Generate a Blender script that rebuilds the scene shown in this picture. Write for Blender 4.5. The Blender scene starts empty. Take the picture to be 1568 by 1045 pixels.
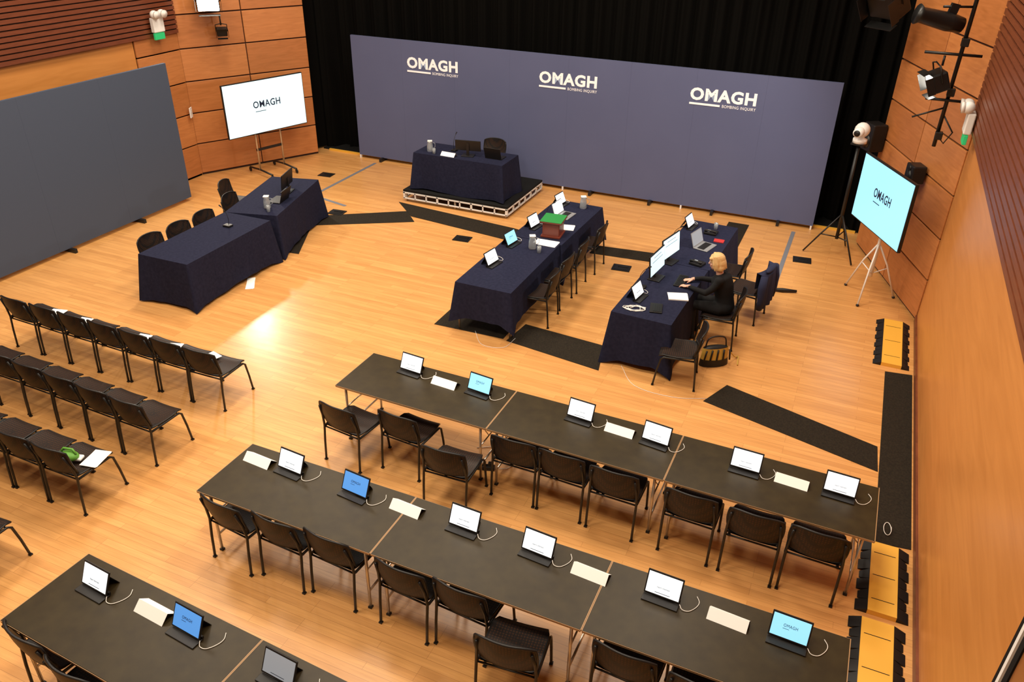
import bpy, bmesh, math, random
from mathutils import Vector, Matrix
random.seed(4)
sc=bpy.context.scene
sc.view_settings.view_transform='Standard'
sc.view_settings.look='None'
sc.view_settings.exposure=0

# ------------------------------------------------------------ materials
MATS={}
def mat(name,col,rough=.5,metal=0,emit=None,es=0,spec=None,coat=0):
    m=bpy.data.materials.new(name); m.use_nodes=True
    b=m.node_tree.nodes['Principled BSDF']
    b.inputs['Base Color'].default_value=(*col,1); b.inputs['Roughness'].default_value=rough; b.inputs['Metallic'].default_value=metal
    if emit: b.inputs['Emission Color'].default_value=(*emit,1); b.inputs['Emission Strength'].default_value=es
    if spec is not None: b.inputs['Specular IOR Level'].default_value=spec
    if coat: b.inputs['Coat Weight'].default_value=coat
    MATS[name]=m; return m
def N(m,t,**k):
    n=m.node_tree.nodes.new(t)
    for a,v in k.items(): setattr(n,a,v)
    return n
def L(m,a,b): m.node_tree.links.new(a,b)
def P(m): return m.node_tree.nodes['Principled BSDF']
def ramp(m,fac,stops):
    r=N(m,'ShaderNodeValToRGB'); e=r.color_ramp.elements
    e[0].position,e[0].color=stops[0][0],(*stops[0][1],1); e[1].position,e[1].color=stops[-1][0],(*stops[-1][1],1)
    for p,c in stops[1:-1]:
        x=e.new(p); x.color=(*c,1)
    L(m,fac,r.inputs[0]); return r.outputs[0]
def mapping(m,scale,rot=(0,0,0),coord='Object'):
    tc=N(m,'ShaderNodeTexCoord'); mp=N(m,'ShaderNodeMapping'); mp.inputs['Scale'].default_value=scale; mp.inputs['Rotation'].default_value=rot
    L(m,tc.outputs[coord],mp.inputs[0]); return mp.outputs[0]
def noise(m,vec,scale,detail=4,dist=0):
    n=N(m,'ShaderNodeTexNoise'); n.inputs['Scale'].default_value=scale; n.inputs['Detail'].default_value=detail; n.inputs['Distortion'].default_value=dist
    L(m,vec,n.inputs['Vector']); return n.outputs['Fac']
def mix(m,a,b,f,blend='MIX'):
    x=N(m,'ShaderNodeMix',data_type='RGBA',blend_type=blend)
    for s,v in ((6,a),(7,b),(0,f)):
        if isinstance(v,(int,float)): x.inputs[s].default_value=v
        elif isinstance(v,tuple): x.inputs[s].default_value=(*v,1)
        else: L(m,v,x.inputs[s])
    return x.outputs[2]
def bump(m,h,strength=.2,dist=.01):
    b=N(m,'ShaderNodeBump'); b.inputs['Strength'].default_value=strength; b.inputs['Distance'].default_value=dist
    L(m,h,b.inputs['Height']); L(m,b.outputs[0],P(m).inputs['Normal'])

m=mat('floor_oak',(.6,.35,.14),.3,coat=.2)
v=mapping(m,(1,1,1))
br=N(m,'ShaderNodeTexBrick'); br.offset=.37; br.offset_frequency=3; br.squash=1
for k,x in (('Scale',1),('Brick Width',1.15),('Row Height',.075),('Mortar Size',.0013),('Bias',0)): br.inputs[k].default_value=x
br.inputs['Color1'].default_value=(.70,.365,.125,1); br.inputs['Color2'].default_value=(.60,.295,.095,1); br.inputs['Mortar'].default_value=(.38,.17,.05,1)
L(m,v,br.inputs['Vector'])
g=noise(m,mapping(m,(1.2,22,1)),2.2,6,.4)
gc=ramp(m,g,[(.3,(.90,.87,.83)),(.7,(1.06,1.05,1.03))])
c=mix(m,br.outputs['Color'],gc,1.0,'MULTIPLY')
g2=ramp(m,noise(m,mapping(m,(.8,9,1)),1.3,3),[(.35,(.93,.91,.89)),(.65,(1.04,1.04,1.04))])
c=mix(m,c,g2,1.0,'MULTIPLY')
L(m,c,P(m).inputs['Base Color'])
rr=N(m,'ShaderNodeMapRange'); L(m,noise(m,mapping(m,(1,4,1)),3,3),rr.inputs[0]); rr.inputs[3].default_value=.28; rr.inputs[4].default_value=.44
L(m,rr.outputs[0],P(m).inputs['Roughness']); bump(m,g,.04,.004)
P(m).inputs['Coat Roughness'].default_value=.22

def wood(name,c1,c2,scale,rough=.35,dist=1.2,ns=2):
    m=mat(name,c1,rough); g=noise(m,mapping(m,scale),ns,6,dist)
    L(m,ramp(m,g,[(.25,c2),(.75,c1)]),P(m).inputs['Base Color']); return m
wood('veneer_wall',(.60,.25,.065),(.50,.195,.045),(1,.5,5),.38,1.5,1.4)
wood('block_a',(.57,.225,.072),(.44,.16,.047),(1,1,9),.4)
wood('block_b',(.50,.185,.058),(.38,.135,.037),(1,1,9),.4)
wood('slat_wood',(.20,.055,.022),(.12,.032,.013),(2,2,30),.4)
mat('slat_gap',(.03,.01,.006),.8)
m=mat('table_laminate',(.032,.021,.012),.38,spec=.22); L(m,ramp(m,noise(m,mapping(m,(3,3,3)),3,4),[(.3,(.024,.016,.006)),(.7,(.036,.025,.009))]),P(m).inputs['Base Color'])
mat('table_edge',(.38,.22,.10),.5)
mat('steel',(.62,.58,.52),.3,.9); mat('white_metal',(.75,.73,.7),.4)
m=mat('navy_cloth',(.012,.014,.04),.9,spec=.12); L(m,ramp(m,noise(m,mapping(m,(6,6,6)),4,3),[(.3,(.0105,.012,.030)),(.7,(.016,.018,.042))]),P(m).inputs['Base Color'])
m=mat('backdrop_fabric',(.115,.125,.20),.9,spec=.12); L(m,ramp(m,noise(m,mapping(m,(1,1,1)),.8,3),[(.3,(.092,.106,.198)),(.7,(.100,.115,.212))]),P(m).inputs['Base Color'])
mat('screen_fabric',(.066,.084,.128),.9,spec=.15)
mat('black_plastic',(.010,.009,.009),.45,spec=.35)
m=mat('perforated_black',(.02,.017,.015),.5,spec=.3)
vo=N(m,'ShaderNodeTexVoronoi',feature='DISTANCE_TO_EDGE'); vo.inputs['Scale'].default_value=42; vo.inputs['Randomness'].default_value=.15
L(m,mapping(m,(1,1,1)),vo.inputs['Vector']); L(m,ramp(m,vo.outputs['Distance'],[(.1,(.010,.008,.008)),(.3,(.045,.020,.010))]),P(m).inputs['Base Color'])
mat('black_metal',(.012,.012,.012),.4,.2)
m=mat('curtain_velvet',(.0035,.0033,.003),.98,spec=.03)
mat('stage_black',(.006,.006,.006),.8,spec=.2)
m=mat('mat_rubber',(.022,.017,.012),.9,spec=.15)
L(m,ramp(m,noise(m,mapping(m,(8,8,8)),6,4),[(.3,(.014,.011,.008)),(.7,(.026,.020,.013))]),P(m).inputs['Base Color'])
mat('yellow_ramp',(.78,.42,.05),.55); mat('grey_tape',(.16,.17,.2),.6)
mat('white_paint',(.8,.8,.78),.5); mat('paper',(.95,.95,.93),.6)
mat('screen_white',(.8,.85,.9),.3,emit=(.82,.93,1.0),es=.85)
mat('screen_dim',(.2,.22,.25),.3,emit=(.50,.55,.6),es=.35)
mat('screen_black',(.01,.01,.014),.2)
mat('screen_blue',(.05,.2,.5),.3,emit=(.10,.30,.72),es=.85)
mat('screen_cyan',(.2,.5,.7),.3,emit=(.30,.72,.97),es=.9)
mat('screen_tv',(.5,.7,.8),.3,emit=(.66,.93,1.0),es=.9)
mat('ink',(.01,.02,.06),.5); mat('ink_white',(.85,.85,.86),.5,emit=(.8,.8,.85),es=.12)
mat('cable_white',(.8,.78,.74),.5); mat('glass_jug',(.75,.8,.85),.08,spec=.8)
P(MATS['glass_jug']).inputs['Transmission Weight'].default_value=.75
mat('green_top',(.02,.22,.05),.5); mat('mahogany',(.16,.03,.015),.4)
mat('lamp_glow',(1,1,1),.5,emit=(1,.93,.8),es=30); mat('exit_green',(.02,.35,.12),.5,emit=(.02,.5,.15),es=.4)
mat('skin',(.62,.34,.24),.5); mat('hair_blonde',(.62,.40,.17),.55); mat('cloth_black',(.008,.008,.009),.85,spec=.2); mat('lips',(.45,.13,.12),.4); mat('eye_dark',(.03,.02,.02),.2)
mat('silver_laptop',(.45,.46,.48),.35,.6); mat('mustard',(.55,.36,.06),.7); mat('jacket_navy',(.018,.021,.05),.85,spec=.2); mat('green_bag',(.1,.3,.03),.6); mat('red_cloth',(.4,.02,.02),.7)
mat('ceiling_dark',(.22,.18,.15),.9); mat('plaster',(.45,.33,.22),.9)
mat('wood_brown_door',(.28,.11,.035),.25)

# ------------------------------------------------------------ mesh builder
def smooth(pts,n=6):
    P_=[Vector(p) for p in pts]; P_=[P_[0]*2-P_[1]]+P_+[P_[-1]*2-P_[-2]]; out=[]
    for i in range(1,len(P_)-2):
        a,b_,c_,d_=P_[i-1:i+3]
        for k in range(n):
            t=k/n; out.append(.5*((2*b_)+(c_-a)*t+(2*a-5*b_+4*c_-d_)*t*t+(3*b_-a-3*c_+d_)*t**3))
    return out+[P_[-2]]
class MB:
    def __init__(s): s.v=[]; s.f=[]; s.m=[]; s.names=[]; s.sm=[]
    def mi(s,n):
        if n not in s.names: s.names.append(n)
        return s.names.index(n)
    def add(s,vs,fs,mn,M=None,smooth=False):
        o=len(s.v); i=s.mi(mn)
        for p in vs:
            p=Vector(p); s.v.append(M@p if M else p)
        for f in fs: s.f.append([o+k for k in f]); s.m.append(i); s.sm.append(smooth)
    def box(s,c,d,mn,M=None,bev=0):
        x,y,z=[a/2 for a in d]; T=Matrix.Translation(c); M2=(M@T) if M else T
        if bev<=0:
            vs=[(sx*x,sy*y,sz*z) for sz in(-1,1) for sy in(-1,1) for sx in(-1,1)]
            fs=[(0,2,3,1),(4,5,7,6),(0,1,5,4),(2,6,7,3),(0,4,6,2),(1,3,7,5)]
            s.add(vs,fs,mn,M2)
        else:
            bm=bmesh.new(); bmesh.ops.create_cube(bm,size=1,matrix=Matrix.Diagonal((d[0],d[1],d[2],1)))
            bmesh.ops.bevel(bm,geom=list(bm.edges),offset=bev,segments=2,affect='EDGES',profile=.5)
            bm.verts.index_update(); s.add([v.co.copy() for v in bm.verts],[[v.index for v in f.verts] for f in bm.faces],mn,M2); bm.free()
    def tube(s,pts,r,mn,n=8,M=None,cap=True,smooth=True):
        pts=[Vector(p) for p in pts]; rs=r if isinstance(r,(list,tuple)) else [r]*len(pts)
        vs=[];fs=[]; up=None
        for i,p in enumerate(pts):
            d=(pts[min(i+1,len(pts)-1)]-pts[max(i-1,0)]).normalized()
            if up is None: a=Vector((0,0,1)) if abs(d.z)<.9 else Vector((1,0,0)); u=d.cross(a).normalized()
            else: u=(up-d*up.dot(d)).normalized()
            up=u; w=d.cross(u)
            for k in range(n):
                t=2*math.pi*k/n; vs.append(p+(u*math.cos(t)+w*math.sin(t))*rs[i])
        for i in range(len(pts)-1):
            for k in range(n): fs.append((i*n+k,i*n+(k+1)%n,(i+1)*n+(k+1)%n,(i+1)*n+k))
        if cap: fs.append(tuple(range(n))[::-1]); fs.append(tuple((len(pts)-1)*n+k for k in range(n)))
        s.add(vs,fs,mn,M,smooth)
    def lathe(s,prof,mn,n=20,M=None,smooth=True):
        vs=[];fs=[]
        for r,z in prof:
            for k in range(n): t=2*math.pi*k/n; vs.append((r*math.cos(t),r*math.sin(t),z))
        for i in range(len(prof)-1):
            for k in range(n): fs.append((i*n+k,i*n+(k+1)%n,(i+1)*n+(k+1)%n,(i+1)*n+k))
        s.add(vs,fs,mn,M,smooth)
    def ell(s,c,r,mn,M=None,n=16,R=None):
        vs=[];fs=[]; h=n//2
        for i in range(h+1):
            a=math.pi*i/h
            for k in range(n):
                t=2*math.pi*k/n; p=Vector((math.sin(a)*math.cos(t)*r[0],math.sin(a)*math.sin(t)*r[1],math.cos(a)*r[2]))
                if R: p=R@p
                vs.append(p+Vector(c))
        for i in range(h):
            for k in range(n): fs.append((i*n+k,(i+1)*n+k,(i+1)*n+(k+1)%n,i*n+(k+1)%n))
        s.add(vs,fs,mn,M,True)
    def grid(s,fn,nu,nv,mn,M=None,smooth=True):
        vs=[fn(i/nu,j/nv) for j in range(nv+1) for i in range(nu+1)]
        fs=[(j*(nu+1)+i,j*(nu+1)+i+1,(j+1)*(nu+1)+i+1,(j+1)*(nu+1)+i) for j in range(nv) for i in range(nu)]
        s.add(vs,fs,mn,M,smooth)
    def prism(s,poly,z0,z1,mn,M=None):
        n=len(poly); vs=[(x,y,z0) for x,y in poly]+[(x,y,z1) for x,y in poly]
        fs=[tuple(range(n))[::-1],tuple(range(n,2*n))]+[(i,(i+1)%n,n+(i+1)%n,n+i) for i in range(n)]
        s.add(vs,fs,mn,M)
    def text(s,body,size,mn,M,bold=0,align='LEFT',width=None,extrude=.001):
        c=bpy.data.curves.new('tmp','FONT'); c.body=body; c.size=size; c.offset=bold; c.extrude=extrude; c.align_x=align; c.resolution_u=3; c.space_character=1.08
        o=bpy.data.objects.new('tmp',c); sc.collection.objects.link(o); dg=bpy.context.evaluated_depsgraph_get()
        me=bpy.data.meshes.new_from_object(o.evaluated_get(dg))
        xs=[v.co.x for v in me.vertices]; k=1
        if width: k=width/(max(xs)-min(xs))
        x0=min(xs) if align=='LEFT' else (min(xs)+max(xs))/2
        s.add([((v.co.x-x0)*k,v.co.y,v.co.z) for v in me.vertices],[list(p.vertices) for p in me.polygons],mn,M)
        bpy.data.objects.remove(o); bpy.data.curves.remove(c); bpy.data.meshes.remove(me)
    def mesh(s,name):
        me=bpy.data.meshes.new(name); me.from_pydata([tuple(v) for v in s.v],[],s.f)
        for n in s.names: me.materials.append(MATS[n])
        for p,i,q in zip(me.polygons,s.m,s.sm): p.material_index=i; p.use_smooth=q
        me.update(); return me
    def obj(s,name,loc=(0,0,0),rz=0): return place(s.mesh(name),name,loc,rz)
def place(me,name,loc=(0,0,0),rz=0,parent=None):
    o=bpy.data.objects.new(name,me); o.location=loc; o.rotation_euler=(0,0,rz); sc.collection.objects.link(o)
    if parent: o.parent=parent
    return o
RX=lambda a:Matrix.Rotation(math.radians(a),4,'X'); RY=lambda a:Matrix.Rotation(math.radians(a),4,'Y'); RZ=lambda a:Matrix.Rotation(math.radians(a),4,'Z')
T=lambda x,y,z:Matrix.Translation((x,y,z))

# ------------------------------------------------------------ room shell
XL,XR,YB,YF=-12.6,1.38,-2.2,16.6
ZC=8.6; ZS=2.87
b=MB(); b.box((-5.6,7.2,-.05),(15.2,19.2,.1),'floor_oak'); b.obj('floor')
b=MB(); b.box((-5.6,7.2,ZC+.05),(15.2,19.2,.1),'ceiling_dark'); b.obj('ceiling')
b=MB(); b.box((XL-.1,4.95,ZC/2),(.2,14.8,ZC),'veneer_wall'); b.obj('wall_left')
b=MB(); b.box((XR+.1,7.8,ZC/2),(.2,8.0,ZC),'veneer_wall'); b.box((XR+.1,.8,ZC/2),(.2,6,ZC),'wood_brown_door')
b.box((XR-.005,3.77,1.43),(.01,.05,2.87),'stage_black'); b.box((XR-.01,3.71,1.43),(.02,.035,2.87),'white_paint'); b.box((XR-.005,3.655,1.43),(.01,.06,2.87),'stage_black')
b.obj('wall_right')
b=MB(); b.box((-5.6,YB-.1,ZC/2),(15.2,.2,ZC),'plaster'); b.obj('wall_rear')
b=MB(); b.box((-5.6,YF+.1,ZC/2),(15.2,.2,ZC),'stage_black'); b.obj('wall_stage')
def slats(name,x,y0,y1,sgn):
    b=MB(); b.box((x+sgn*.02,(y0+y1)/2,(ZS+ZC)/2),(.04,y1-y0,ZC-ZS),'slat_gap')
    z=ZS
    while z<ZC-.1:
        b.box((x+sgn*.055,(y0+y1)/2,z+.035),(.04,y1-y0,.062),'slat_wood'); z+=.085
    b.obj(name)
slats('wall_left_slatted_panelling',XL,-2.2,12.34,1)
slats('wall_right_slatted_panelling',XR,-2.2,11.8,-1)
def blockwall(name,p0,p1,cols,inward,z1=ZC):
    p0=Vector((*p0,0)); p1=Vector((*p1,0)); d=(p1-p0); Ln=d.length; a=math.atan2(d.y,d.x)
    M=T(*p0)@Matrix.Rotation(a,4,'Z'); b=MB()
    b.box((Ln/2,-inward*.12,z1/2),(Ln,.2,z1),'slat_gap',M)
    z=.04;r=0; w=Ln/cols
    while z<z1-.3:
        for c in range(cols):
            b.box((w*(c+.5),-inward*.01,z+.31),(w-.022,.05,.605),'block_a' if (r+c)%2 else 'block_b',M,.006)
        z+=.63; r+=1
    b.obj(name)
blockwall('wall_left_splay',(-12.6,12.34),(-11.32,14.72),2,-1)
blockwall('wall_right_splay',(1.38,11.8),(.40,14.55),2,1)
blockwall('wall_left_return',(-12.58,11.25),(-12.58,12.34),1,-1,2.87)
b=MB()
b.box((-5.45,15.06,.02),(11.6,.05,.04),'yellow_ramp'); b.box((-5.45,15.85,.015),(12,1.5,.03),'stage_black'); b.obj('trim_stage_edge')
b=MB()
def cur(u,v):
    x=-11.7+u*12.3; 
    y=15.5
    if x<-11.1: y=15.5-(-11.1-x)*1.1
    if x>.05: y=15.5-(x-.05)*1.5
    return (x,y+.07*math.sin(x*17+1.5*math.sin(x*2.1))+.03*math.sin(x*41),.04+v*(ZC-.1))
b.grid(cur,700,4,'curtain_velvet'); b.obj('stage_curtain')
b=MB(); b.box((XR-.012,7.8,.05),(.024,8,.1),'slat_wood'); b.obj('baseboard_right')
b=MB(); b.box((XL+.012,4.5,.05),(.024,13.4,.1),'slat_wood'); b.obj('baseboard_left')

# ------------------------------------------------------------ backdrops
b=MB(); x0,x1=-10.31,-.39; n=8; w=(x1-x0)/n
for i in range(n):
    b.box((x0+w*(i+.5),14.93,1.36),(w-.001,.06,2.58),'backdrop_fabric')
    b.box((x0+w*(i+.5),14.97,.04),(.05,.4,.08),'black_metal')
for i in range(n+1):
    xx=min(max(x0+w*i,x0+.03),x1-.03)
    if i%2==0: b.box((xx,14.9,.035),(.03,.04,.07),'white_metal')
    b.box((xx,15.0,1.3),(.03,.05,2.4),'black_metal')
for lx in (-8.94,-5.95,-2.96):
    M=T(lx,14.896,2.12)@RX(90)
    b.text('OMAGH',.29,'ink_white',M,bold=.011,width=1.19)
    b.box((lx+.28,14.894,2.045),(.56,.006,.035),'ink_white')
    b.text('BOMBING INQUIRY',.075,'ink_white',T(lx+.6,14.896,2.02)@RX(90),width=.6)
b.obj('logo_backdrop_screen')
b=MB()
for i in range(7):
    y1=11.07-i*1.5; y0=max(y1-1.5,1.0)
    b.box((-11.72,(y0+y1)/2,1.33),(.06,y1-y0-.001,2.52),'screen_fabric')
    b.box((-11.72,y0+.2,.035),(.3,.05,.07),'black_metal')
b.obj('partition_screen')

# ------------------------------------------------------------ furniture meshes
def chair_mesh():
    b=MB()
    for s in(-1,1):
        x=s*.235
        b.tube([(x,-.25,0),(x,-.235,.25),(x,-.215,.45),(x*.96,-.235,.6),(x*.9,-.275,.74)],.0125,'black_metal',7)
        b.tube([(x,.27,0),(x,.24,.22),(x,.205,.40),(x,.17,.43),(x,-.2,.43)],.0125,'black_metal',7)
        b.box((x,-.25,.008),(.03,.03,.016),'black_plastic'); b.box((x,.27,.008),(.03,.03,.016),'black_plastic')
    b.tube([(-.235,-.205,.42),(.235,-.205,.42)],.009,'black_metal',6); b.tube([(-.235,.17,.42),(.235,.17,.42)],.009,'black_metal',6)
    def seat(u,v,dz=0):
        x=(u-.5)*.46; y=-.21+v*.44; r=1-.12*max(0,v-.8)/.2-.08*max(0,.15-v)/.15
        z=.452+.012*(2*u-1)**2 - .03*max(0,(v-.82)/.18)**2+.006*math.cos(v*6)
        return (x*r,y,z+dz)
    b.grid(lambda u,v:seat(u,v),12,12,'perforated_black'); b.grid(lambda u,v:seat(u,v,-.016),12,12,'black_plastic')
    b.tube([seat(0,t/8,-.008) for t in range(9)]+[seat(t/8,1,-.008) for t in range(1,9)]+[seat(1,1-t/8,-.008) for t in range(1,9)],.010,'black_plastic',6)
    def back(u,v,dy=0):
        k=2*u-1; z=.49+v*.32-.012*k*k*v-.03*abs(k)**4*v; y=-.235-.065*v+.060*k*k-.012*math.sin(v*3.1)
        w=.25*(1-.10*(1-v)**2-.07*v**3)
        return (k*w,y+dy,z)
    b.grid(lambda u,v:back(u,v),14,8,'perforated_black'); b.grid(lambda u,v:back(u,v,-.014),14,8,'perforated_black')
    rim=[back(t/10,1,-.007) for t in range(11)]+[back(1,1-t/6,-.007) for t in range(1,7)]+[back(1-t/10,0,-.007) for t in range(1,11)]+[back(0,t/6,-.007) for t in range(1,7)]
    b.tube(rim,.011,'black_plastic',6)
    return b.mesh('stacking_chair')
CH=chair_mesh()
def chair_back_at(x,y,face,z=0,jit=0):
    a=math.radians(face+jit); d=Vector((-math.sin(a),math.cos(a)))
    return place(CH,'stacking_chair',(x+d.x*.27,y+d.y*.27,z),a)

def table_mesh(w=1.83,d=.76):
    b=MB(); b.box((0,0,.728),(w-.006,d-.004,.024),'table_laminate',bev=.003)
    b.box((0,-d/2+.001,.727),(w-.006,.004,.02),'table_edge'); b.box((0,d/2-.001,.727),(w-.006,.004,.02),'table_edge')
    for s in(-1,1):
        b.box((s*(w/2-.002),0,.733),(.006,d-.004,.0155),'table_edge')
        x=s*(w/2-.09)
        for q in(-1,1):
            b.tube([(x,q*(d/2-.06),.0),(x,q*(d/2-.06),.705)],.014,'steel',8)
            b.box((x,q*(d/2-.06),.01),(.035,.035,.02),'black_plastic')
        b.tube([(x,-d/2+.06,.2),(x,d/2-.06,.2)],.011,'steel',8); b.tube([(x,-d/2+.06,.69),(x,d/2-.06,.69)],.013,'steel',8)
        b.tube([(x,0,.69),(x-s*.33,0,.66),(x-s*.4,0,.70)],.007,'steel',6)
        b.tube([(x,-.12,.45),(x-s*.3,-.05,.70)],.006,'steel',6)
        b.tube([(x,-d/2+.06,.45),(x,d/2-.06,.45)],.008,'steel',6)
    for q in(-1,1): b.box((0,q*(d/2-.05),.70),(w-.2,.018,.03),'steel')
    return b.mesh('folding_table')
TB=table_mesh()
def row(xs,y0,slope,n,w=1.835):
    a=math.atan(slope)
    for i in range(n):
        cx=xs+math.cos(a)*w*(i+.5); cy=y0+slope*math.cos(a)*w*(i+.5)
        place(TB,'folding_table',(cx-math.sin(a)*.38,cy+.38*math.cos(a),0),a)
row(-4.62,5.85,-.012,3)
row(-4.745,3.885,-.002,3)
row(-5.02,2.17,-.050,3)

def draped(name,w,d,h,loc,rz,hem=.03,seed=1,flare=.03):
    rnd=random.Random(seed); b=MB(); n=34
    def seg(a,c,k):
        return [(a[0]+(c[0]-a[0])*i/k,a[1]+(c[1]-a[1])*i/k) for i in range(k)]
    X,Y=w/2,d/2
    per=seg((-X,-Y),(X,-Y),n*2)+seg((X,-Y),(X,Y),n)+seg((X,Y),(-X,Y),n*2)+seg((-X,Y),(-X,-Y),n)
    ph=[rnd.uniform(0,6) for _ in range(6)]
    K=9; vs=[];fs=[]; Np=len(per)
    for j in range(K+1):
        t=j/K
        for i,(x,y) in enumerate(per):
            L_=i*.053; nx=(1 if x>=X-1e-6 else -1 if x<=-X+1e-6 else 0); ny=(1 if y>=Y-1e-6 else -1 if y<=-Y+1e-6 else 0)
            cd=min(math.hypot(abs(x)-X,abs(y)-Y)/.20,1); cf=(1-cd)**2
            if nx and ny: q=Vector((nx,ny))
            elif nx: q=Vector((nx,(y/Y)*cf))
            else: q=Vector(((x/X)*cf,ny))
            q=q.normalized()
            f=flare*t+ .008*t*(math.sin(L_*5+ph[0]+2*math.sin(L_*1.3+ph[1]))+.9*math.sin(L_*11+ph[2])*max(0,math.sin(L_*1.9+ph[5])))+.010*t*math.sin(L_*2.1+ph[3]) + cf*.09*t
            f=max(f,.002)
            z=h-t*(h-hem)
            if j==0: f=0
            wv=(.015*math.sin(L_*2.1+ph[4])-cf*min(hem-.01,.08))*t
            vs.append((x+q.x*f,y+q.y*f,max(z+wv,.004) if j else h))
    for j in range(K):
        for i in range(Np): fs.append((j*Np+i,(j+1)*Np+i,(j+1)*Np+(i+1)%Np,j*Np+(i+1)%Np))
    b.add(vs,fs,'navy_cloth',smooth=True)
    b.add([(x,y,h) for x,y in per],[tuple(range(Np))],'navy_cloth')
    for sx in(-1,1):
        for sy in(-1,1): b.tube([(sx*(X-.05),sy*(Y-.03),0),(sx*(X-.05),sy*(Y-.03),h-.03)],.014,'steel',8)
    return b.obj(name,loc,rz)
R90=math.pi/2
draped('draped_table',1.87,.90,.75,(-8.76,8.45,0),R90+.02,hem=.06,seed=1)
draped('draped_table',1.85,.90,.75,(-9.03,10.38,0),R90+math.radians(15),hem=.05,seed=2)
draped('draped_table',1.83,.84,.75,(-4.2,9.6,0),R90,hem=.24,seed=3)
draped('draped_table',1.83,.84,.75,(-4.14,11.44,0),R90-.03,hem=.2,seed=4)
draped('draped_table',1.83,.80,.75,(-1.97,9.68,0),R90-.045,hem=.09,seed=5,flare=.05)
draped('draped_table',1.83,.80,.75,(-1.87,11.52,0),R90-.045,hem=.12,seed=6)
PZ=.24
b=MB(); px0,px1,py0,py1=-7.95,-5.7,12.86,14.62
b.box(((px0+px1)/2,(py0+py1)/2,PZ-.02),(px1-px0,py1-py0,.04),'stage_black')
for x,y,dx,dy in (((px0+px1)/2,py0+.01,px1-px0,.03),((px0+px1)/2,py1-.01,px1-px0,.03),(px0+.01,(py0+py1)/2,.03,py1-py0),(px1-.01,(py0+py1)/2,.03,py1-py0)):
    b.box((x,y,PZ-.055),(dx,dy,.03),'white_metal'); b.box((x,y,.07),(dx,dy,.022),'white_metal')
for i in range(10):
    x=px0+.02+(px1-px0-.04)*i/9
    for y in (py0+.01,py1-.01): b.box((x,y,.13),(.035 if i%3==0 else .02,.03,.13),'white_metal')
for i in range(7):
    y=py0+.02+(py1-py0-.04)*i/6
    for x in (px0+.01,px1-.01): b.box((x,y,.13),(.03,.03,.13),'white_metal')
for x in (px0+.05,(px0+px1)/2,px1-.05):
    for y in (py0+.05,py1-.05): b.tube([(x,y,0),(x,y,.2)],.022,'steel')
b.obj('stage_platform')
draped('draped_table',1.88,.76,.73,(-6.82,13.38,PZ),0,hem=.02,seed=8,flare=.015)
chair_back_at(-6.62,14.32,180,PZ)

# ------------------------------------------------------------ chairs
for i in range(7): chair_back_at(-9.475+.51*i+0,5.70,0,jit=random.uniform(-2,2))
for i in range(8): chair_back_at(-9.98+.515*i+0,4.60+(.02*(7-i)),0,jit=random.uniform(-2,2))
for i in range(7): chair_back_at(-9.49+.51*i,3.72,0,jit=random.uniform(-2,2))
for i in range(6): chair_back_at(-9.0+.51*i,2.6,0,jit=random.uniform(-2,2))
for x,y,j in [(-4.33,5.44,-6),(-3.69,5.58,-4),(-2.99,5.27,2),(-2.44,5.70,0),(-1.93,5.69,-2),(-1.39,5.66,-1),(-.66,5.65,-2),(-.08,5.63,-1),(.45,5.63,-2)]:
    chair_back_at(x,y,0,jit=j)
for x,y,j in [(-4.42,3.80,-6),(-3.86,3.82,-3),(-3.33,3.84,-4),(-2.60,3.80,-4),(-2.07,3.81,-4),(-1.53,3.5,6),(-.72,3.78,-3),(-.15,3.76,2),(.42,3.76,0)]:
    chair_back_at(x,y,0,jit=j)
for x,y,j in [(-4.74,2.12,-8),(-4.2,2.04,-4),(-3.6,2.0,0)]: chair_back_at(x,y,0,jit=j)
for x,y,j in [(-3.44,9.5,3),(-3.46,10.08,-2),(-3.44,10.72,2),(-3.40,11.5,0)]: chair_back_at(x,y,90,jit=j)
for x,y,f in [(-9.50,8.0,-90),(-9.47,8.55,-90),(-9.47,9.1,-88),(-9.66,9.93,-78),(-10.2,10.42,-70)]: chair_back_at(x,y,f)
for x,y,f in [(-1.20,8.78,98),(-.93,9.98,92),(-.72,10.85,80),(-1.08,11.4,88)]: chair_back_at(x,y,f)

# ------------------------------------------------------------ floor things
def mat_obj(poly,z=.006): 
    b=MB(); b.prism(poly,0.001,z,'mat_rubber'); b.obj('cable_cover_mat')
mat_obj([(-3.84,8.69),(-2.43,8.50),(-2.56,9.14),(-3.78,9.24)])
mat_obj([(-1.03,8.38),(1.0,7.83),(.98,8.31),(-.83,8.87)])
mat_obj([(1.01,6.66),(1.34,6.7),(1.34,10.15),(1.01,10.1)])
mat_obj([(-1.88,12.6),(-1.5,12.6),(-1.49,14.6),(-1.87,14.6)])
mat_obj([(-9.15,11.34),(-8.8,11.0),(-7.2,11.98),(-7.6,12.4)])
mat_obj([(-8.0,12.76),(-7.40,12.2),(-4.5,11.85),(-4.5,12.3),(-5.4,12.5)],.009)
mat_obj([(-3.78,12.42),(-3.78,12.05),(-2.2,12.2),(-2.2,12.6)])
mat_obj([(-4.97,8.68),(-3.9,8.72),(-3.9,9.2),(-4.97,9.18)])
mat_obj([(-8.65,9.8),(-8.22,9.85),(-8.72,10.85),(-9.0,10.75)])
def tape(p,q,w=.07):
    p=Vector(p);q=Vector(q);d=(q-p).normalized();n=Vector((-d.y,d.x))*w/2
    b=MB(); b.prism([tuple(p-n),tuple(q-n),tuple(q+n),tuple(p+n)],.0005,.003,'grey_tape'); b.obj('floor_tape')
tape((-9.76,14.68),(-9.74,12.4)); tape((-9.78,12.34),(-8.82,12.12)); tape((-.69,14.64),(-.69,12.15))
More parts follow.
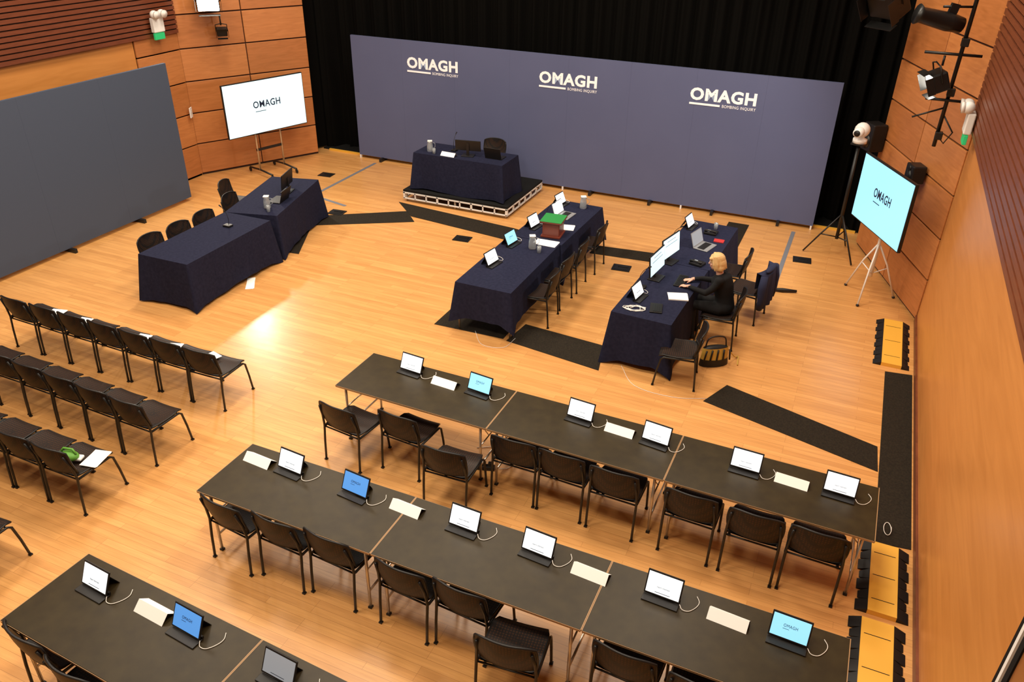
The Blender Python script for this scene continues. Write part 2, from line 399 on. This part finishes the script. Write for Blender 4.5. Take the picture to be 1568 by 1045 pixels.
def fbox(x,y,a=0):
    b=MB(); b.box((0,0,.006),(.3,.24,.012),'black_plastic'); b.box((0,0,.014),(.22,.16,.006),'black_metal'); b.box((.02,.03,.02),(.16,.05,.01),'black_plastic'); b.obj('floor_socket_box',(x,y,0),a)
for x,y in [(-10.25,13.51),(-8.76,11.75),(-6.03,11.65),(-3.1,11.7),(-.4,13.36)]: fbox(x,y,.1)
def cable_ramp(x0,x1,y0,y1):
    b=MB(); xm0,xm1=x0+.10,x1-.10; Ly=y1-y0
    b.prism([(xm0,y0),(xm1,y0),(xm1,y1),(xm0,y1)],0,.05,'yellow_ramp')
    k=int(Ly/.12)
    for sx,xa,xb in((0,x0,xm0),(1,x1,xm1)):
        vs=[];fs=[]
        for i in range(k):
            ya=y0+Ly*i/k; yb=y0+Ly*(i+1)/k; yc=(yb-ya)*.18; o=(xb-xa)*(.16 if i%2 else 0)
            pts=[(xa+o,ya+yc*(i%2)),(xb,ya),(xb,yb),(xa+o,yb-yc*(i%2))]
            q=len(vs); vs+=[(pts[0][0],pts[0][1],.006),(pts[1][0],pts[1][1],.05),(pts[2][0],pts[2][1],.05),(pts[3][0],pts[3][1],.006)]+[(p_[0],p_[1],0) for p_ in pts]
            fs+=[(q,q+1,q+2,q+3),(q+4,q,q+3,q+7),(q,q+4,q+5,q+1),(q+3,q+2,q+6,q+7)]
        b.add(vs,fs,'black_plastic')
    for i in range(3): b.box(((xm0+xm1)/2,y0+Ly*(i+.5)/3,.051),(xm1-xm0-.05,.006,.003),'black_plastic')
    b.obj('cable_protector_ramp')
cable_ramp(.85,1.30,10.25,11.6); cable_ramp(.88,1.32,5.70,6.62); cable_ramp(.84,1.30,4.5,5.6); cable_ramp(.84,1.30,3.4,4.46)
b=MB(); b.tube([(1.12+.035*math.cos(t*.35),6.9+.10*math.sin(t*.35),.012+.0006*t) for t in range(20)],.0035,'cable_white',6); b.obj('cable_coil')
b=MB(); b.box((0,0,.03),(.3,.06,.05),'black_plastic',bev=.008)
for i in range(4): b.box((-.1+.066*i,0,.075),(.04,.04,.05),'black_plastic',bev=.004)
b.tube(smooth([(.15,0,.02),(.3,.05,.01),(.35,.25,.01),(.2,.4,.01),(-.1,.35,.01)]),.005,'cable_white',6); b.obj('power_strip',(-2.95,6.05,0),.3)
for pts in ([(-4.35,8.75,.0),(-4.1,8.45,0),(-3.8,8.5,0),(-3.75,8.8,0)],[(-2.2,8.75,0),(-1.9,8.35,0),(-1.4,8.3,0),(-1.0,8.45,0)]):
    b=MB(); b.tube(smooth([(x,y,.005) for x,y,_ in pts]),.003,'cable_white',6); b.obj('floor_cable')

# ------------------------------------------------------------ tablets and cards
def tablet_mesh(kind):
    b=MB(); W,H=.285,.195
    M=T(0,0,.022)@RX(66)
    b.box((0,H/2,0),(W,H,.012),'black_plastic',M,.004)
    b.box((0,H/2,.0065),(W-.022,H-.028,.002),{'w':'screen_white','d':'screen_dim','b':'screen_blue','c':'screen_cyan'}[kind],M)
    if kind in 'bc': b.text('OMAGH',.034,'ink',M@T(-.05,H/2,.008),width=.1,extrude=.0003); b.box((-.03,H/2-.014,.0078),(.045,.003,.001),'ink',M)
    else:
        b.box((0,.03,.0077),(.12,.004,.001),'ink',M)
        if kind=='w': b.text('Inquiry livestream',.02,'ink',M@T(-.05,H*.35,.008),width=.1,extrude=.0003)
    b.box((0,-.02,.006),(W,.10,.010),'black_plastic',bev=.003)
    b.box((0,.03,.022),(W,.014,.026),'black_plastic')
    b.add([(-.08,.07,.155),(.08,.07,.155),(.09,.15,.002),(-.09,.15,.002)],[(0,1,2,3)],'black_plastic')
    b.add([(-.08,.076,.155),(.08,.076,.155),(.09,.156,.002),(-.09,.156,.002)],[(3,2,1,0)],'black_plastic')
    b.tube(smooth([(W/2,0,.02),(W/2+.03,-.03,.008),(W/2+.08,-.02,.005),(W/2+.12,.04,.005),(W/2+.13,.10,.005),(W/2+.10,.15,.005)],4),.0028,'cable_white',5)
    return b.mesh('tablet_computer')
TM={k:tablet_mesh(k) for k in 'wdbc'}
for (x,y),k in zip([(-4,6.41),(-3.13,6.36),(-1.98,6.36),(-1.17,6.30),(-.29,6.25),(.55,6.26),(-4.14,4.44),(-3.42,4.42),(-2.34,4.44),(-1.66,4.43),(-.61,4.41),(.33,4.40),(-4.61,2.66),(-3.68,2.64),(-2.83,2.6)],'wcwwwwwbwwwcwbd'):
    place(TM[k],'tablet_computer',(x,y,.741),math.radians(random.uniform(-7,-2)))
def card():
    b=MB(); a=.07;h=.065
    b.add([(-.15,-a,0),(.15,-a,0),(.15,0,h),(-.15,0,h),(-.15,a,0),(.15,a,0)],[(0,1,2,3),(3,2,5,4)],'paper')
    b.add([(-.15,-a+.002,0),(.15,-a+.002,0),(.15,0,h-.002),(-.15,0,h-.002),(-.15,a-.002,0),(.15,a-.002,0)],[(3,2,1,0),(4,5,2,3)],'paper'); return b.mesh('name_card')
CD=card()
for x,y in [(-3.54,6.38),(-1.54,6.36),(.14,6.28),(-4.50,4.46),(-2.90,4.47),(-1.19,4.43),(-.10,4.43),(-4.04,2.70)]:
    place(CD,'name_card',(x,y,.741),math.radians(-4))
place(CD,'name_card',(-7.05,13.12,.972),-.05)

for x,y,k in [(-4.38,9.42,'w'),(-4.42,10.2,'c'),(-4.38,11.0,'w'),(-4.35,12.12,'w'),(-2.12,12.1,'w'),(-2.18,9.3,'w')]:
    place(TM[k],'tablet_computer',(x,y,.752),R90-.15)
def laptop(name,loc,rz,scr='screen_white',body='silver_laptop'):
    b=MB(); b.box((0,0,.008),(.34,.23,.014),body,bev=.004); b.box((0,.01,.0155),(.29,.11,.001),'black_plastic')
    M=T(0,.115,.014)@RX(72); b.box((0,.11,0),(.34,.22,.008),body,M,.003); b.box((0,.112,.0045),(.32,.195,.001),scr,M); b.obj(name,loc,rz)
laptop('laptop_computer',(-4.12,11.68,.752),R90-.1); laptop('laptop_computer',(-1.75,11.4,.752),R90-.25,'screen_dim')
laptop('laptop_computer',(-6.2,13.42,.972),math.pi,'screen_black','black_plastic')
def monitor(loc,rz,scr='screen_tv',W=.53,H=.31):
    b=MB(); b.box((0,.02,.008),(.24,.18,.014),'black_plastic',bev=.005); b.box((0,.05,.13),(.05,.02,.24),'black_plastic')
    M=T(0,.02,.10)@RX(84); b.box((0,H/2,0),(W,H,.022),'black_plastic',M,.005); b.box((0,H/2,.0115),(W-.02,H-.025,.001),scr,M)
    b.box((0,H*.62,.0125),(W*.7,.006,.0006),'ink',M); b.box((0,H*.8,.0125),(W*.5,.006,.0006),'ink',M); b.obj('computer_monitor',loc,rz)
monitor((-2.12,10.0,.752),R90-.12); monitor((-2.08,10.62,.752),R90-.22)
monitor((-6.72,13.3,.972),math.pi+.2,'screen_black',.5,.2)
monitor((-8.95,10.62,.752),-R90+.3,'screen_black',.5,.26); laptop('laptop_computer',(-8.8,10.2,.752),-R90+.2,'screen_black','black_plastic')
def mic(loc,rz=0):
    b=MB(); b.box((0,0,.015),(.1,.13,.03),'black_plastic',bev=.008)
    b.tube(smooth([(0,.02,.03),(0,.03,.15),(0,-.01,.25),(0,-.07,.31)],4),.004,'black_metal',6); b.tube([(0,-.07,.31),(0,-.11,.335)],[.009,.011],'black_plastic',8); b.obj('gooseneck_microphone',loc,rz)
mic((-7.1,13.45,.972),math.pi); mic((-8.75,8.9,.752),-R90); mic((-4.3,11.35,.752),R90); mic((-2.2,11.25,.752),R90); mic((-2.25,9.62,.752),R90)
def jug(loc):
    b=MB(); b.lathe([(0,0),(.055,0),(.06,.02),(.055,.12),(.045,.17),(.052,.20),(.048,.2),(.041,.17),(.05,.12),(.054,.02),(0,.012)],'glass_jug',16)
    b.tube([(.05,0,.17),(.095,0,.16),(.1,0,.09),(.056,0,.06)],.006,'glass_jug',6); b.box((0,0,.205),(.09,.09,.012),'white_paint',bev=.004); b.obj('water_jug',loc,.5)
for l in [(-7.5,13.2,.972),(-8.72,9.82,.752),(-4.1,10.2,.752),(-3.98,12.15,.752)]: jug(l)
def glass(loc):
    b=MB(); b.lathe([(0,0),(.028,0),(.034,.1),(.031,.1),(.026,.006),(0,.006)],'glass_jug',14); b.obj('drinking_glass',loc)
for l in [(-7.36,13.1,.972),(-8.6,9.7,.752),(-1.75,12.2,.752),(-3.95,10.1,.752)]: glass(l)
def keyboard(loc,rz,w=.38,d=.13):
    b=MB(); b.box((0,0,.009),(w,d,.016),'black_plastic',bev=.004)
    for r in range(4):
        for c in range(12): b.box((-w/2+.03+c*(w-.06)/11,-d/2+.025+r*.027,.019),(.02,.02,.005),'black_metal')
    b.obj('computer_keyboard',loc,rz)
keyboard((-1.80,10.05,.752),R90); keyboard((-1.9,9.1,.752),R90+.2,.26,.16)
def phone(loc,rz):
    b=MB(); b.box((0,0,.02),(.16,.2,.035),'black_plastic',bev=.008); b.box((.01,.04,.039),(.08,.05,.002),'screen_dim')
    b.tube([(-.055,-.09,.055),(-.055,-.04,.065),(-.055,.04,.065),(-.055,.09,.055)],[.022,.014,.014,.022],'black_plastic',8); b.obj('desk_telephone',loc,rz)
phone((-1.72,10.72,.752),1.3); phone((-1.78,11.98,.752),1.5)
def sheet(name,loc,rz,w=.21,d=.297,t=.003,mn='paper'):
    b=MB(); b.box((0,0,t/2),(w,d,t),mn); b.box((.004,.004,t+.001),(w,d,.001),mn,RZ(3)); b.obj(name,loc,rz)
sheet('notebook',(-1.72,9.55,.752),R90+.3,.2,.26,.015); sheet('paper_document',(-3.98,10.48,.752),R90,.22,.35); sheet('paper_document',(-3.95,11.2,.752),R90+.2,.22,.3)
sheet('folder_document',(-1.6,11.72,.752),R90,.12,.15,.01,'red_cloth')
sheet('paper_document',(-8.2,8.6,.002),.6,.12,.4)
b=MB(); pts=[((.11+.04*math.sin(t*.37))*math.cos(t*.5)+.02*math.sin(t*1.3),.075*math.sin(t*.5+.4)+.02*math.cos(t*.9),.008+.003*math.sin(t)) for t in range(60)]
b.tube(pts,.004,'cable_white',5); b.obj('cable_tangle',(-2.15,8.98,.752))
b=MB(); b.box((0,0,.12),(.27,.30,.24),'mahogany',bev=.01); b.box((0,0,.25),(.35,.38,.02),'mahogany',bev=.004); b.box((0,0,.266),(.34,.37,.012),'green_top',bev=.003); b.box((0,0,.015),(.31,.34,.03),'mahogany',bev=.004); b.obj('table_lectern',(-4.02,10.85,.752),.1)

# ------------------------------------------------------------ TVs
def tv(name,c,ang,W,H,zb,scr,stand):
    b=MB(); M=T(0,0,zb)
    b.box((0,0,H/2),(W,.05,H),'black_plastic',M,.006); b.box((0,-.0265,H/2),(W-.03,.003,H-.035),scr,M)
    b.text('OMAGH',.19,'ink',M@T(-.16*W,-.029,H*.49)@RX(90),width=W*.34,bold=.003); b.box((-.075*W,-.029,H*.42),(W*.13,.002,.012),'ink',M)
    if stand=='trolley':
        for s in(-1,1):
            b.tube([(s*.3,.06,.12),(s*.3,.06,zb+.6)],.02,'steel'); b.tube([(s*.3,-.38,.1),(s*.3,.06,.12),(s*.3,.45,.1)],.02,'black_metal')
            for y in(-.38,.45): b.ell((s*.3,y,.05),(.02,.05,.05),'black_plastic')
        b.box((0,.06,.55),(.64,.03,.05),'black_metal'); b.box((0,.05,zb+.5),(.7,.04,.3),'black_metal')
    else:
        b.tube([(0,.12,.35),(0,.12,zb+.5)],.025,'white_metal')
        for a in (200,320,80): 
            r=math.radians(a); b.tube([(0,.12,.9),(.2*math.cos(r),.12+.2*math.sin(r),.55),(.42*math.cos(r),.12+.42*math.sin(r),.02)],.014,'white_metal')
            b.tube([(0,.12,.4),(.22*math.cos(r),.12+.22*math.sin(r),.5)],.008,'white_metal'); b.ell((.42*math.cos(r),.12+.42*math.sin(r),.02),(.025,.025,.02),'black_plastic')
        b.box((0,.07,zb+.5),(.4,.06,.3),'black_metal')
    b.obj(name,(c[0],c[1],0),ang)
tv('display_screen_on_stand',(-11.33,13.15),math.atan2(1.38,.43),1.9,1.07,.90,'screen_tv','trolley')
tv('display_screen_on_stand',(.55,12.3),math.atan2(-1.29,.66),1.52,1.0,1.07,'screen_cyan','tripod')
b=MB(); b.tube([(0,0,.3),(0,0,1.93)],.03,'black_metal')
for a in (90,210,330):
    r=math.radians(a); b.tube([(0,0,.75),(.28*math.cos(r),.28*math.sin(r),.35),(.5*math.cos(r),.5*math.sin(r),.02)],.014,'black_metal'); b.tube([(0,0,.33),(.27*math.cos(r),.27*math.sin(r),.36)],.01,'black_metal')
M=T(0,0,-.05); b.box((0,0,2.0),(.2,.2,.03),'black_plastic',M); b.lathe([(0,2.015),(.11,2.015),(.11,2.08),(.06,2.1),(.06,2.13)],'white_paint',20,M); b.ell((0,0,2.22),(.12,.12,.12),'white_paint',M); b.tube([(0,-.02,2.22),(0,-.19,2.20)],[.085,.07],'white_paint',14,M); b.tube([(0,-.185,2.20),(0,-.20,2.198)],.05,'black_plastic',14,M)
b.obj('video_camera_on_stand',(.06,13.85,0),-.35)
def speaker(loc,rz,w=.28,h=.42,d=.25):
    b=MB(); b.box((0,0,0),(w,d,h),'black_plastic',bev=.02); b.tube([(0,-d/2,-h*.15),(0,-d/2-.006,-h*.15)],w*.38,'black_metal',20); b.tube([(0,-d/2,h*.28),(0,-d/2-.006,h*.28)],w*.18,'black_metal',16); b.box((0,d/2+.03,0),(.06,.12,.08),'black_metal'); b.obj('wall_speaker',loc,rz)
speaker((.90,12.7,1.92),-1.2,.26,.26,.2); speaker((.26,14.4,1.95),-1.0,.3,.45,.25)

# lighting fixtures
def flood(loc,target,on=True,name='stage_floodlight',s=1.0,pole=.5):
    d=(Vector(target)-Vector(loc)); q=d.to_track_quat('-Y','Z').to_matrix().to_4x4()
    b=MB(); b.box((0,0,0),(.34*s,.2*s,.26*s),'black_metal',q,.02); b.box((0,-.102*s,0),(.31*s,.006,.23*s),'lamp_glow' if on else 'black_plastic',q)
    for x,z,w,h in ((0,.17,.32,.10),(0,-.17,.32,.10)): b.box((x*s,-.15*s,z*s),(w*s,.1*s,.006),'black_metal',q)
    for x in(-1,1): b.box((x*.19*s,-.15*s,0),(.006,.1*s,.24*s),'black_metal',q); b.tube([(x*.18*s,0,0),(x*.18*s,.02,.22*s),(0,.02,.26*s)],.01,'black_metal',6,q)
    b.tube([Vector((0,0,.2*s)),Vector((0,0,pole))],.015,'black_metal',6)
    return b.obj(name,loc)
flood((-12.05,12.75,3.42),(-5,5,2.5),s=1.25,pole=5.1); flood((-12.0,12.95,2.85),(-6,7,0),False,'stage_spotlight',.6,.3)
flood((.0,14.0,4.05),(-4,9,0),False,'stage_spotlight',1.5,4.5)
b=MB(); b.tube([(.95,11.65,2.6),(1.0,11.65,8.6)],.025,'black_metal'); b.tube([(.55,11.65,3.75),(1.2,11.65,3.75)],.018,'black_metal'); b.tube([(.7,11.62,3.2),(1.15,11.62,3.2)],.018,'black_metal'); b.tube([(.6,11.62,2.95),(.95,11.65,3.1)],.012,'black_metal')
for z in (2.75,3.3,3.9): b.box((.97,11.63,z),(.09,.09,.1),'black_metal',bev=.01)
b.tube([(.97,11.65,3.0),(1.12,11.65,2.8),(1.05,11.65,2.65),(.95,11.65,2.75)],.01,'black_metal'); b.obj('lighting_boom')
flood((.78,11.5,3.45),(-2.5,10.6,1.9),True,'stage_floodlight',.9,.3)
b=MB(); M=T(.62,11.5,4.15)@RZ(-68)@RX(-12); b.tube([(0,.28,0),(0,.1,0),(0,-.25,0),(0,-.3,0)],[.09,.11,.09,.12],'black_metal',16,M); b.box((0,.1,.14),(.05,.1,.14),'black_metal',M); b.tube([(.62,11.5,4.3),(.95,11.65,4.3)],.015,'black_metal'); b.obj('profile_spotlight')
def emergency(loc,rz):
    b=MB(); b.box((0,0,0),(.26,.09,.26),'white_paint',bev=.015)
    for s in(-1,1): b.ell((s*.09,-.06,.19),(.075,.075,.075),'white_paint'); b.tube([(s*.09,-.1,.19),(s*.09,-.14,.185)],[.065,.07],'white_metal',14)
    b.box((0,0,-.2),(.24,.05,.12),'exit_green',bev=.01); b.obj('emergency_light',loc,rz)
emergency((-12.42,11.75,3.1),R90); emergency((1.24,11.35,3.02),-R90)
b=MB(); b.box((0,0,0),(.02,.14,.2),'white_paint',bev=.004); b.box((.012,0,.03),(.006,.06,.05),'white_metal'); b.obj('wall_switch',(-12.5,12.25,1.35),.5)

# ------------------------------------------------------------ seat items
for a in [(-9.2,6.0,.2,.21,.29),(-8.7,6.0,.1,.18,.25),(-7.68,6.0,.1,.18,.25),(-7.15,6.0,.3,.18,.25),(-6.6,6.02,-.3,.18,.25),(-6.25,4.05,.2,.18,.25)]: sheet('paper_document',(a[0],a[1],.474),a[2],a[3],a[4])
def green(loc):
    b=MB(); b.ell((0,0,.05),(.11,.07,.05),'green_bag'); b.tube([(-.08,0,.08),(-.04,.02,.13),(.05,.02,.12),(.09,0,.08)],.012,'green_bag'); b.box((.08,.02,.02),(.1,.08,.03),'white_paint',bev=.01); b.obj('folded_green_bag',loc,.3)
green((-9.42,5.9,.466)); green((-6.47,3.93,.472))
b=MB(); b.grid(lambda u,v:(.2*math.cos(u*6.283)*(1-.12*v),.09*math.sin(u*6.283)*(1-.3*v),v*.26),24,8,'mustard'); b.grid(lambda u,v:(.203*math.cos(u*6.283)*(1-.05*v),.094*math.sin(u*6.283)*(1-.1*v),v*.1),24,3,'black_plastic'); b.ell((0,0,.25),(.17,.06,.03),'black_plastic')
for i in range(5): b.tube([(-.18+.09*i,-.085,.1),(-.15+.08*i,-.075,.25)],.012,'black_plastic',6)
b.tube(smooth([(-.15,0,.25),(-.1,.0,.40),(.1,.0,.40),(.15,0,.25)]),.01,'black_plastic',6); b.tube(smooth([(.15,0,.25),(.32,.05,.05),(.4,.1,.012),(.3,-.1,.012)]),.008,'mustard',6); b.obj('shoulder_bag',(-1.1,9.32,.002),.6)
b=MB(); b.tube([(-.2,0,.03),(0,0,.035),(.22,.02,.03)],[.015,.035,.02],'black_plastic',8); b.obj('folded_umbrella',(-.55,11.95,0),.2)
b=MB(); a0=math.radians(80)
def jk(u,v):
    k=2*u-1; s=v*1.25-.35
    w=.24+.03*math.sin(v*3)
    if s<0: z=.835+s*.75; y=-.24+.03*k*k
    else: y=-.325-.02*math.sin(k*9+v*2)*min(s*2,1)-.02*s; z=.845-s*.62
    return (k*w,y+.04*k*k,z)
b.grid(jk,20,18,'jacket_navy')
for s in(-1,1): b.tube([(s*.24,-.28,.80),(s*.30,-.29,.62),(s*.29,-.30,.42),(s*.27,-.29,.30)],[.05,.06,.05,.045],'jacket_navy',10)
b.ell((0,-.29,.845),(.2,.05,.035),'jacket_navy')
d=Vector((-math.sin(a0),math.cos(a0))); b.obj('hanging_jacket',(-.72+d.x*.27,10.85+d.y*.27,0),a0)

# ------------------------------------------------------------ seated woman
W=bpy.data.objects.new('seated_woman',None); W.location=(-1.16,9.98,0); W.rotation_euler=(0,0,R90); sc.collection.objects.link(W)
def child(b,name,vox=None,sm=6):
    o=place(b.mesh(name),name,parent=W)
    if vox:
        r=o.modifiers.new('r','REMESH'); r.mode='VOXEL'; r.voxel_size=vox; r.use_smooth_shade=True
        s=o.modifiers.new('s','SMOOTH'); s.factor=.5; s.iterations=sm
    return o
b=MB(); c='cloth_black'
b.ell((0,0,.55),(.175,.14,.12),c); b.tube([(0,0,.55),(0,.02,.70),(0,.06,.85),(0,.10,.96),(0,.12,1.01)],[.14,.125,.145,.14,.07],c,16)
b.ell((0,.085,.90),(.17,.11,.12),c); b.ell((.06,.15,.88),(.07,.06,.07),c); b.ell((-.06,.15,.88),(.07,.06,.07),c)
for s in(-1,1):
    b.ell((s*.155,.10,.965),(.065,.065,.06),c)
    b.tube([(s*.16,.10,.96),(s*.205,.16,.86),(s*.225,.24,.79)],[.056,.05,.042],c,12); b.ell((s*.225,.24,.79),(.043,.043,.043),c)
    b.tube([(s*.225,.24,.79),(s*.19,.38,.80),(s*.13,.49,.795)],[.043,.036,.028],c,12)
    b.tube([(s*.09,.02,.53),(s*.10,.22,.535),(s*.11,.42,.53)],[.095,.08,.062],c,14); b.ell((s*.11,.42,.525),(.064,.064,.064),c)
    b.tube([(s*.11,.42,.53),(s*.11,.40,.32),(s*.11,.36,.09)],[.058,.055,.036],c,12)
    b.tube([(s*.11,.32,.045),(s*.115,.40,.045),(s*.12,.52,.03)],[.036,.040,.027],c,12)
child(b,'body_clothed',.014,5)
b=MB(); c='skin'
hc=Vector((0,.185,1.165)); R=RX(-14); HM=T(*hc)@R
b.ell((0,0,.02),(.072,.092,.098),c,HM,20); b.ell((0,.03,-.045),(.054,.062,.062),c,HM); b.ell((0,.06,-.085),(.025,.024,.02),c,HM)
b.tube([(0,.085,.02),(0,.106,-.012),(0,.098,-.022)],[.008,.013,.011],c,8,HM)
for s in(-1,1): b.ell((s*.073,.0,.0),(.010,.020,.032),c,HM); b.ell((s*.035,.066,-.02),(.022,.02,.02),c,HM); b.ell((s*.03,.078,.03),(.024,.014,.008),c,HM)
b.tube([(0,.115,.98),(0,.13,1.03),(0,.165,1.10)],[.055,.048,.05],c,14)
child(b,'head_and_neck',.005,4)
b=MB()
for s in(-1,1): b.ell((s*.029,.083,.012),(.011,.007,.006),'white_paint',HM,10); b.ell((s*.029,.089,.012),(.005,.003,.005),'eye_dark',HM,8)
b.ell((0,.094,-.05),(.021,.006,.006),'lips',HM,10); child(b,'eyes_and_mouth')
b=MB(); c='hair_blonde'
b.ell((0,-.014,.042),(.090,.104,.094),c,HM,20); b.ell((0,-.062,-.02),(.084,.062,.10),c,HM,16)
for s in(-1,1): b.ell((s*.076,-.004,-.02),(.024,.055,.085),c,HM,12); b.ell((s*.055,-.05,-.07),(.04,.05,.055),c,HM,12); b.ell((s*.045,.055,.072),(.04,.03,.028),c,HM,12)
for i in range(9):
    t=-1.9+i*.475; b.tube([(0,.02,.135),(.07*math.sin(t),-.07*math.cos(t)*.9-.01,.09),(.092*math.sin(t),-.1*math.cos(t)-.01,-.01),(.085*math.sin(t),-.105*math.cos(t)-.01,-.10)],[.012,.016,.016,.009],c,8,HM)
child(b,'hair_bob',.006,3)
for s in(-1,1):
    b=MB(); c='skin'; M=T(s*.125,.495,.795)@RZ(s*18)@RX(-14)
    b.tube([(0,-.03,0),(0,.015,0)],[.024,.022],c,12,M); b.ell((0,.05,-.002),(.038,.047,.015),c,M); b.ell((-s*.02,.025,-.004),(.018,.028,.015),c,M)
    for k,(fx,ln) in enumerate([(-.028,.066),(-.010,.075),(.009,.070),(.027,.055)]):
        fx=fx*s; y0=.085-(.006 if k in(0,3) else 0)
        b.tube([(fx*.9,y0-.02,0),(fx,y0+ln*.35,.004),(fx*1.12,y0+ln*.72,-.006),(fx*1.15,y0+ln,-.024)],[.0092,.0088,.008,.0068],c,8,M)
        b.ell((fx*1.15,y0+ln,-.024),(.0068,.0068,.0068),c,M,8)
    b.tube([(-s*.028,.02,-.004),(-s*.05,.048,-.008),(-s*.058,.078,-.014)],[.012,.010,.008],c,8,M); b.ell((-s*.058,.078,-.014),(.008,.008,.008),c,M,8)
    child(b,'hand_right' if s>0 else 'hand_left',.0035,2)

# ------------------------------------------------------------ lights
def area(loc,size,power,col,rot=(0,0,0),name='ceiling_light'):
    l=bpy.data.lights.new(name,'AREA'); l.shape='RECTANGLE'; l.size,l.size_y=size; l.energy=power; l.color=col
    o=bpy.data.objects.new(name,l); o.location=loc; o.rotation_euler=rot; sc.collection.objects.link(o)
warm=(1,.87,.70)
for x in(-9.5,-5.6,-1.7):
    for y in(2.5,7,11.5): area((x,y,8.3),(1.6,1.6),250,warm)
def spot(loc,tgt,power,ang,col,blend=.6,rad=.15):
    l=bpy.data.lights.new('spot_beam','SPOT'); l.energy=power; l.spot_size=math.radians(ang); l.spot_blend=blend; l.color=col; l.shadow_soft_size=rad
    o=bpy.data.objects.new('spot_beam',l); o.location=loc; o.rotation_euler=(Vector(tgt)-Vector(loc)).to_track_quat('-Z','Y').to_euler(); sc.collection.objects.link(o)
spot((-11.80,12.5,3.4),(-6,7,0),380,110,(1,.92,.78)); spot((.6,11.3,3.4),(-5,13.5,.6),330,110,(1,.94,.82))
w=bpy.data.worlds.new('w'); sc.world=w; w.use_nodes=True; w.node_tree.nodes['Background'].inputs[0].default_value=(.9,.8,.7,1); w.node_tree.nodes['Background'].inputs[1].default_value=.1

# ------------------------------------------------------------ camera
F=Vector((-.34276444,.79379179,-.50240136)); Rv=Vector((.91431139,.40470955,.01564822)); D=Vector((.21574806,-.45398763,-.86449292))
cd=bpy.data.cameras.new('camera'); cam=bpy.data.objects.new('camera',cd); sc.collection.objects.link(cam)
cd.sensor_width=36; cd.lens=36*1211.1/1568; cd.clip_start=.05
M=Matrix((( Rv.x,-D.x,-F.x,0),(Rv.y,-D.y,-F.y,0),(Rv.z,-D.z,-F.z,5.52),(0,0,0,1)))
cam.matrix_world=M; sc.camera=cam
